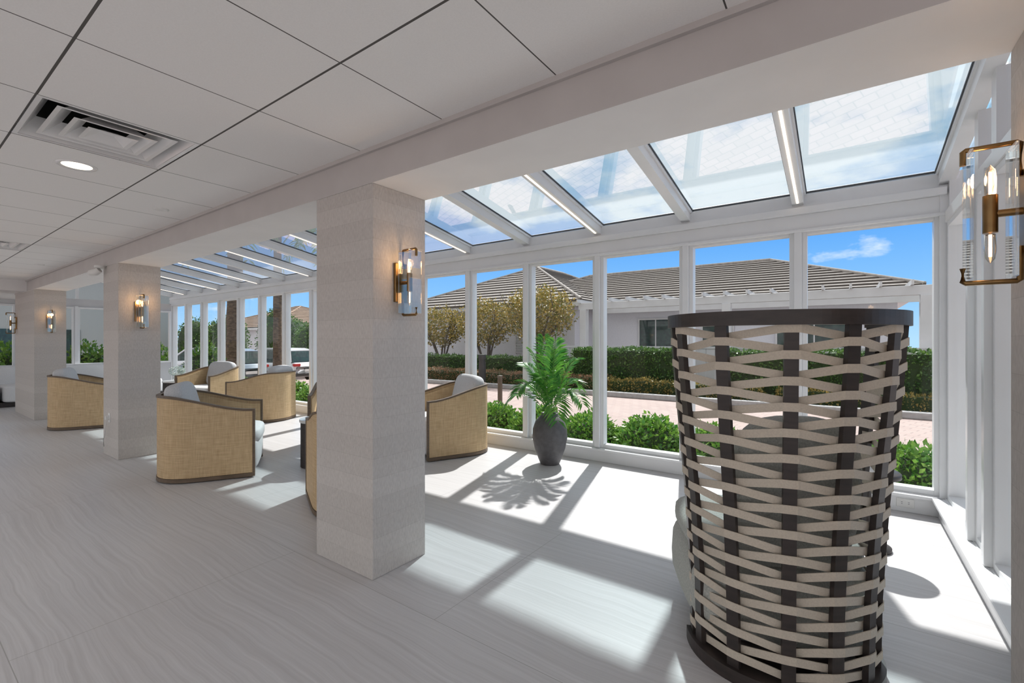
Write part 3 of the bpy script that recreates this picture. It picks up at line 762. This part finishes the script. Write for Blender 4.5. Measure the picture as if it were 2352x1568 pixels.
small_tree(-9.2,14.5,2.8,2.1,2.5,8000,'wide multi-trunk tree with yellow-green leaves by the white house')

def hip_roof(x0,x1,y0,y1,z0,rise,inset,mat,ncourse=14):
    m=MB()
    for k in range(ncourse):
        i0=inset*k/ncourse-.03; i1=inset*(k+1)/ncourse
        za=z0+rise*k/ncourse+.06; zb=z0+rise*(k+1)/ncourse+.005
        zr=za-.06
        A=[(x0+i0,y0+i0),(x1-i0,y0+i0),(x1-i0,y1-i0),(x0+i0,y1-i0)]; Bq=[(x0+i1,y0+i1),(x1-i1,y0+i1),(x1-i1,y1-i1),(x0+i1,y1-i1)]
        for q in range(4):
            r_=(q+1)%4
            m.add([(*A[q],za),(*A[r_],za),(*Bq[r_],zb),(*Bq[q],zb)],[(0,1,2,3)])
            m.add([(*A[q],zr-.03),(*A[r_],zr-.03),(*A[r_],za),(*A[q],za)],[(0,1,2,3)],mi=1)
    for (cx,cy,dx,dy) in ((x0,y0,1,1),(x1,y0,-1,1),(x1,y1,-1,-1),(x0,y1,1,-1)):
        m.tube([(cx,cy,z0+.05),(cx+dx*inset,cy+dy*inset,z0+rise+.04)],.07,6)
    if (x1-x0)>(y1-y0): m.tube([(x0+inset,(y0+y1)/2,z0+rise+.04),(x1-inset,(y0+y1)/2,z0+rise+.04)],.08,6)
    else: m.tube([((x0+x1)/2,y0+inset,z0+rise+.04),((x0+x1)/2,y1-inset,z0+rise+.04)],.08,6)
    return m
def house(x0,x1,y0,y1,z0,rise,mat,lab,wins=(),shut=(),e=None,zbase=GZ):
    ox,oy=(x0+x1)/2,(y0+y1)/2
    new=e is None
    if new: e=empty('house',(ox,oy,zbase))
    else:
        ox,oy=e.location.x,e.location.y
    inset=min(x1-x0,y1-y0)/2; G=zbase
    m=hip_roof(x0-ox,x1-ox,y0-oy,y1-oy,z0-G,rise,inset,mat); m.make('roof',[mat,'roofedge'],e)
    MB().box((x0+.55-ox,y0+.55-oy,-.7),(x1-.55-ox,y1-.55-oy,z0-G-.02)).make('wall','stucco',e)
    MB().box((x0-ox,y0-oy,z0-G-.22),(x1-ox,y1-oy,z0-G-.02)).make('fascia','white',e)
    for (a,b_,c,d) in wins:
        MB().box((a-ox,y0+.50-oy,c-G),(b_-ox,y0+.56-oy,d-G)).make('window_pane','darkglass',e)
        m=MB(); m.box((a-.06-ox,y0+.47-oy,c-.06-G),(b_+.06-ox,y0+.55-oy,c-G)); m.box((a-.06-ox,y0+.47-oy,d-G),(b_+.06-ox,y0+.55-oy,d+.06-G))
        m.box((a-.06-ox,y0+.47-oy,c-G),(a-ox,y0+.55-oy,d-G)); m.box((b_-ox,y0+.47-oy,c-G),(b_+.06-ox,y0+.55-oy,d-G)); m.box(((a+b_)/2-.02-ox,y0+.47-oy,c-G),((a+b_)/2+.02-ox,y0+.55-oy,d-G)); m.make('window_frame','white',e)
    for (a,b_,c,d) in shut:
        m=MB()
        n=int((d-c)/.07)
        for i in range(n): m.box((a-ox,y0+.50-oy,c+i*.07-G),(b_-ox,y0+.55-oy,c+i*.07+.045-G))
        m.box((a-.04-ox,y0+.49-oy,c-.04-G),(a-ox,y0+.56-oy,d-G)); m.box((b_-ox,y0+.49-oy,c-.04-G),(b_+.04-ox,y0+.56-oy,d-G)); m.make('shutter','white',e)
    if new: tag(e,lab,'house')
    return e
h1=house(-19.2,-8.2,16,30,3.0,2.46,'roof','single-storey white stucco house with grey tiled hip roofs',shut=((-11.6,-11.0,.9,1.7),))
house(-15,1.9,17.5,26.14,3.0,1.74,'roof','',wins=((-6.6,-5.3,1.2,2.25),(-4.2,-3.2,.4,2.25),(-1.8,.3,.9,2.2)),e=h1)
e=empty('pergola',(-2.8,14.9,GZ)); m=MB()
m.box((-4.9,-.06,2.58),(4.7,.06,2.82)); m.make('beam','white',e,bevel=.01)
MB().box((-4.9,2.44,2.58),(4.7,2.54,2.78)).make('beam','white',e)
for k in range(16): MB().box((-4.85+.6*k,-.3,2.82),(-4.85+.6*k+.05,2.55,2.94)).make('rafter','white',e)
for x in (-4.7,-.0,4.45):
    MB().box((x-.12,-.12,0),(x+.12,.12,2.58)).make('post','white',e,bevel=.01)
tag(e,'white painted garden pergola before the house wing','pergola')
e=MB()
for k in range(66): e.box((-8+.25*k,-.02,0),(-8+.25*k+.235,.02,1.24))
e.box((-8,-.04,1.24),(8.5,.04,1.30))
tag(e.make('garden_fence','white',loc=(0,14.35,GZ)),'solid white boarded garden fence','fence')
def palm_tree(x,y,h,r,lean=(0,0),lab='',fl=2.2,n=14):
    e=empty('palm_tree',(x,y,gz(x))); m=MB()
    pts=[];rr=[]
    for i in range(13):
        t=i/12; pts.append((lean[0]*t*t,lean[1]*t*t,h*t)); rr.append(r*(1.25-.35*t)*(1+.08*(i%2)))
    m.tube(pts,rr,12); m.make('trunk','palmbark',e)
    m=MB()
    for i in range(n):
        az=2*pi*i*.382; q=i/(n-1)
        frond(m,(lean[0],lean[1],h-.05),az,fl*(.7+.3*q),1.5-1.3*q,1.2+.9*q,20,.55,.04,rs=.03)
    m.make('fronds',['palm','stem'],e); tag(e,lab or 'tall palm tree with brown fibrous trunk','palm tree','palm trees by the parking area')
palm_tree(-20.3,8.8,7.0,.27)
palm_tree(-20.0,10.4,8.6,.15)
palm_tree(-18.6,12.6,7.0,.14,(-1.2,0),'slender leaning palm tree')
palm_tree(-19.0,2.9,7,.18,(.8,0.3),'slender leaning palm tree')
palm_tree(-23.5,25.5,4.6,.17,fl=1.9)
def banana(x,y,h,lab):
    e=empty('banana_plant',(x,y,GZ)); m=MB(); m.tube([(0,0,0),(0,0,h*.5)],[.09,.06],10); m.make('stem','stem',e)
    m=MB()
    for i in range(9):
        az=2*pi*i*.382; hd=Vector((math.cos(az),math.sin(az),0)); sd=Vector((-math.sin(az),math.cos(az),0)); L=[]; R=[];C=[]
        for k in range(9):
            t=k/8; c=Vector((0,0,h*.45))+hd*(.9*t**1.4)+Vector((0,0,h*.6*t-.5*t**3)); w=.20*math.sin(pi*min(1,t*.95+.03))**.6
            C.append(c);L.append(c+sd*w+Vector((0,0,.04)));R.append(c-sd*w+Vector((0,0,.04)))
        for k in range(8):
            m.add([C[k],C[k+1],L[k+1],L[k]],[(0,1,2,3)]); m.add([R[k],R[k+1],C[k+1],C[k]],[(0,1,2,3)])
    m.make('leaf_blades','palm',e); tag(e,lab,'plant','banana plants by the fence')
banana(2.6,15.6,2.8,'broad-leaved banana plant behind the white fence'); banana(4.4,15.4,2.7,'broad-leaved banana plant behind the white fence')
e=empty('bollard_light',(-9,11.0,GZ)); MB().lathe([(.11,0),(.11,.80),(.001,.80)],n=20,smooth=False).make('post','black',e); MB().lathe([(.10,.80),(.10,.9),(.12,.9),(.12,1.05),(.001,1.06)],n=20,smooth=False).make('lamp_head','black',e)
tag(e,'black cylindrical bollard light by the curb','bollard')
e=empty('bollard_post',(-6.35,8.4,GZ)); MB().lathe([(.055,0),(.055,.62),(.06,.63),(.06,.67),(.001,.68)],n=16,smooth=False).make('post','bronze',e); MB().lathe([(.085,0),(.085,.02),(.055,.03)],n=16).make('base_plate','bronze',e)
tag(e,'short brown metal bollard on the paved driveway','bollard')
house(-52,-38,19,32,2.6,2.3,'rooft','distant beige house with tan tiled hip roof',zbase=-.75)
e=empty('apartment_building',(-42,4,-.75)); MB().box((-2,-12,0),(2,9.0,6.6)).make('wall','stuccog',e)
for k in range(6):
    MB().box((2.0,-9.6+3*k,.9),(2.05,-8.0+3*k,2.9)).make('window_pane','darkglass',e)
MB().box((-2.3,-12.3,6.6),(2.4,9.3,6.9)).make('roof_edge','white',e)
tag(e,'grey stucco building beyond the parking area','building')
def big_shrub(x,y,w,h,n,mat,lab):
    m=MB(); U=rng.normal(size=(n,3)); U/=np.linalg.norm(U,axis=1)[:,None]
    P=U*np.array([w/2,w/2,h/2])*rng.uniform(.85,1.05,size=(n,1))+np.array([0,0,h/2])
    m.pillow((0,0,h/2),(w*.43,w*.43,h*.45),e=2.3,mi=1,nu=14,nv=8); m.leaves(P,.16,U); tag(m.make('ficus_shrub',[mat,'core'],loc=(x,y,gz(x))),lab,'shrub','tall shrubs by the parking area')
for (x,y,w,h) in ((-34.5,14.5,2.6,3.9),(-31.2,16.3,2.6,4.4),(-28.2,18.5,2.6,3.9),(-34.5,19.0,2.9,4.0),(-38,13.8,2.4,3.8),(-26.5,16.0,2.2,3.3),(-24.2,18.3,2.4,3.4)):
    big_shrub(x,y,w,h,2000,'leafdk','tall rounded dark green shrub by the parking area')
for i,(x,y) in enumerate(((-18.2,3.8),(-18.3,5.4),(-18.3,2.2),(-18.2,.6),(-18.4,7.0))):
    shrub(x,y,1.45,1.4,1.65,1700,.13,'leaf','bushy green shrub outside the end windows',group='shrubs outside the end windows',z=gz(x))

def car(x,y,rot,paint,lab,s=1.09):
    e=empty('car',(x,y,gz(x)),rot); e.scale=(s,s,s)
    st=[(-2.28,.45,.80,.78),(-2.22,.32,.98,.86),(-1.9,.28,1.02,.92),(-1.0,.26,1.0,.94),(.2,.26,.98,.94),(.9,.27,.97,.93),(1.5,.28,.92,.92),(2.0,.30,.84,.86),(2.25,.40,.66,.74)]
    m=MB(); vs=[]
    for (sx,zb,zt,w) in st:
        for (yy,zz) in ((-w*.9,zb),(-w,zb+.12),(-w,zt-.22),(-w*.93,zt-.03),(-w*.8,zt),(w*.8,zt),(w*.93,zt-.03),(w,zt-.22),(w,zb+.12),(w*.9,zb)): vs.append((sx,yy,zz))
    fs=[];n=10
    for i in range(len(st)-1):
        for k in range(n): fs.append((i*n+k,i*n+(k+1)%n,(i+1)*n+(k+1)%n,(i+1)*n+k))
    fs.append(tuple(range(n))); fs.append(tuple(reversed(range((len(st)-1)*n,len(st)*n))))
    m.add(vs,fs,smooth=True); m.make('body',paint,e)
    cs=[(-2.12,1.0,1.02,.82,.8),(-1.85,1.0,1.52,.84,.66),(-1.2,1.0,1.62,.86,.68),(-.2,1.0,1.63,.86,.69),(.45,.98,1.54,.86,.66),(1.15,.95,.97,.84,.8)]
    m=MB(); m2=MB()
    for i in range(len(cs)-1):
        a,b_=cs[i],cs[i+1]
        def ring(c): return [(c[0],-c[3],c[1]-.02),(c[0],-c[4],c[2]),(c[0],c[4],c[2]),(c[0],c[3],c[1]-.02)]
        A=ring(a);B_=ring(b_)
        for k in (0,1,2): m.add([A[k],A[k+1],B_[k+1],B_[k]],[(0,1,2,3)])
        if 1<=i<=3:
            m2.prism([(a[0],-a[4]-.02,a[2]-.05),(b_[0],-b_[4]-.02,b_[2]-.05),(b_[0],b_[4]+.02,b_[2]-.05),(a[0],a[4]+.02,a[2]-.05)],[(a[0],-a[4]+.04,a[2]+.03),(b_[0],-b_[4]+.04,b_[2]+.03),(b_[0],b_[4]-.04,b_[2]+.03),(a[0],a[4]-.04,a[2]+.03)])
    for sg in (-1,1):
        for (p,q) in (((-2.05,1.0,.83),(-1.8,1.53,.68)),((-1.2,1.0,.865),(-1.15,1.6,.70)),((-.1,.98,.87),(-.15,1.6,.70)),((1.1,.96,.84),(.42,1.55,.67))):
            m2.tube([(p[0],sg*p[2],p[1]),(q[0],sg*q[2],q[1])],.045,6)
    m.make('window_glass','darkglass',e); m2.make('roof_panel',paint,e)
    for wx in (-1.4,1.4):
        for sg in (-1,1):
            MB().tube([(wx,sg*.74,.34),(wx,sg*.955,.34)],.34,24).make('wheel','rubber',e)
            MB().tube([(wx,sg*.95,.34),(wx,sg*.965,.34)],.22,16).make('rim','chrome',e)
    for sg in (-1,1):
        MB().box((-2.30,min(sg*.5,sg*.84),.82),(-2.15,max(sg*.5,sg*.84),.94)).make('tail_light','red',e,bevel=.02)
        MB().box((2.1,min(sg*.5,sg*.78),.62),(2.24,max(sg*.5,sg*.78),.74)).make('headlight','chrome',e,bevel=.02)
    MB().box((-2.31,-.26,.55),(-2.26,.26,.68)).make('license_plate','plastic',e)
    MB().box((-2.30,-.8,.34),(-2.2,.8,.48)).make('bumper','black',e,bevel=.02)
    tag(e,lab,'car','cars parked outside')
car(-24.9,12.9,math.radians(190),'carw','white SUV parked on the paved driveway')
car(-25.3,10.2,math.radians(190),'cars','silver sedan parked beside the white SUV')
car(-31.5,11.6,math.radians(235),'carw','white SUV parked farther along')
car(-30.2,7.3,math.radians(200),'carw','white car parked near the glazed end wall')

# ------------------------------------------------------------ lights, sky, camera
l=bpy.data.lights.new('sun','SUN'); l.energy=4.6; l.angle=math.radians(1.0); l.color=(1,.975,.945)
o=bpy.data.objects.new('sun',l); COL.objects.link(o); o.location=(-3,12,14)
o.rotation_euler=Vector((.24,-.9,-1)).normalized().to_track_quat('-Z','Y').to_euler()

w=bpy.data.worlds.new('sky'); scene.world=w; w.use_nodes=True; nt=w.node_tree; N=nt.nodes; L=nt.links
bg=N['Background']; tc=N.new('ShaderNodeTexCoord'); sp=N.new('ShaderNodeSeparateXYZ'); L.new(tc.outputs['Generated'],sp.inputs[0])
cr=N.new('ShaderNodeValToRGB'); L.new(sp.outputs['Z'],cr.inputs[0])
els=cr.color_ramp.elements; els[0].position=0; els[0].color=(.38,.60,.82,1); els[1].position=.7; els[1].color=(.22,.44,.68,1)
q=els.new(.08); q.color=(.22,.47,.79,1); q=els.new(.20); q.color=(.10,.33,.76,1); q=els.new(.32); q.color=(.26,.52,.74,1)
mp=N.new('ShaderNodeMapping'); mp.inputs['Scale'].default_value=(2.2,2.2,5.5); L.new(tc.outputs['Generated'],mp.inputs[0])
nz=N.new('ShaderNodeTexNoise'); nz.inputs['Scale'].default_value=1.6; nz.inputs['Detail'].default_value=8; nz.inputs['Roughness'].default_value=.58; L.new(mp.outputs[0],nz.inputs['Vector'])
cov=N.new('ShaderNodeMapRange'); cov.inputs['From Min'].default_value=.20; cov.inputs['From Max'].default_value=.30; cov.inputs['To Min'].default_value=-.14; cov.inputs['To Max'].default_value=.08; L.new(sp.outputs['Z'],cov.inputs['Value'])
bk=N.new('ShaderNodeMapRange'); bk.inputs['From Min'].default_value=.1; bk.inputs['From Max'].default_value=-.5; bk.inputs['To Min'].default_value=0; bk.inputs['To Max'].default_value=1; L.new(sp.outputs['Y'],bk.inputs['Value'])
s1=math_node(N,L,'ADD',nz.outputs['Fac'],cov.outputs[0]); s1=math_node(N,L,'MULTIPLY_ADD',bk.outputs[0],.35,s1)
cm=N.new('ShaderNodeMapRange'); cm.inputs['From Min'].default_value=.48; cm.inputs['From Max'].default_value=.60; L.new(s1,cm.inputs['Value'])
mx=N.new('ShaderNodeMix'); mx.data_type='RGBA'; L.new(cm.outputs[0],mx.inputs['Factor']); L.new(cr.outputs[0],mx.inputs['A']); mx.inputs['B'].default_value=(.88,.89,.91,1)
L.new(mx.outputs['Result'],bg.inputs['Color'])
st=math_node(N,L,'MULTIPLY_ADD',bk.outputs[0],-.05,1.0)
L.new(st,bg.inputs['Strength'])

cam=bpy.data.cameras.new('camera'); cam.sensor_width=36; cam.lens=36*1060/2352; cam.clip_start=.02; cam.clip_end=300
co=bpy.data.objects.new('camera',cam); COL.objects.link(co); co.location=(0,0,1.4); co.rotation_euler=(pi/2,0,math.radians(35.6))
scene.camera=co
scene.view_settings.view_transform='Standard'
scene.view_settings.exposure=0.42
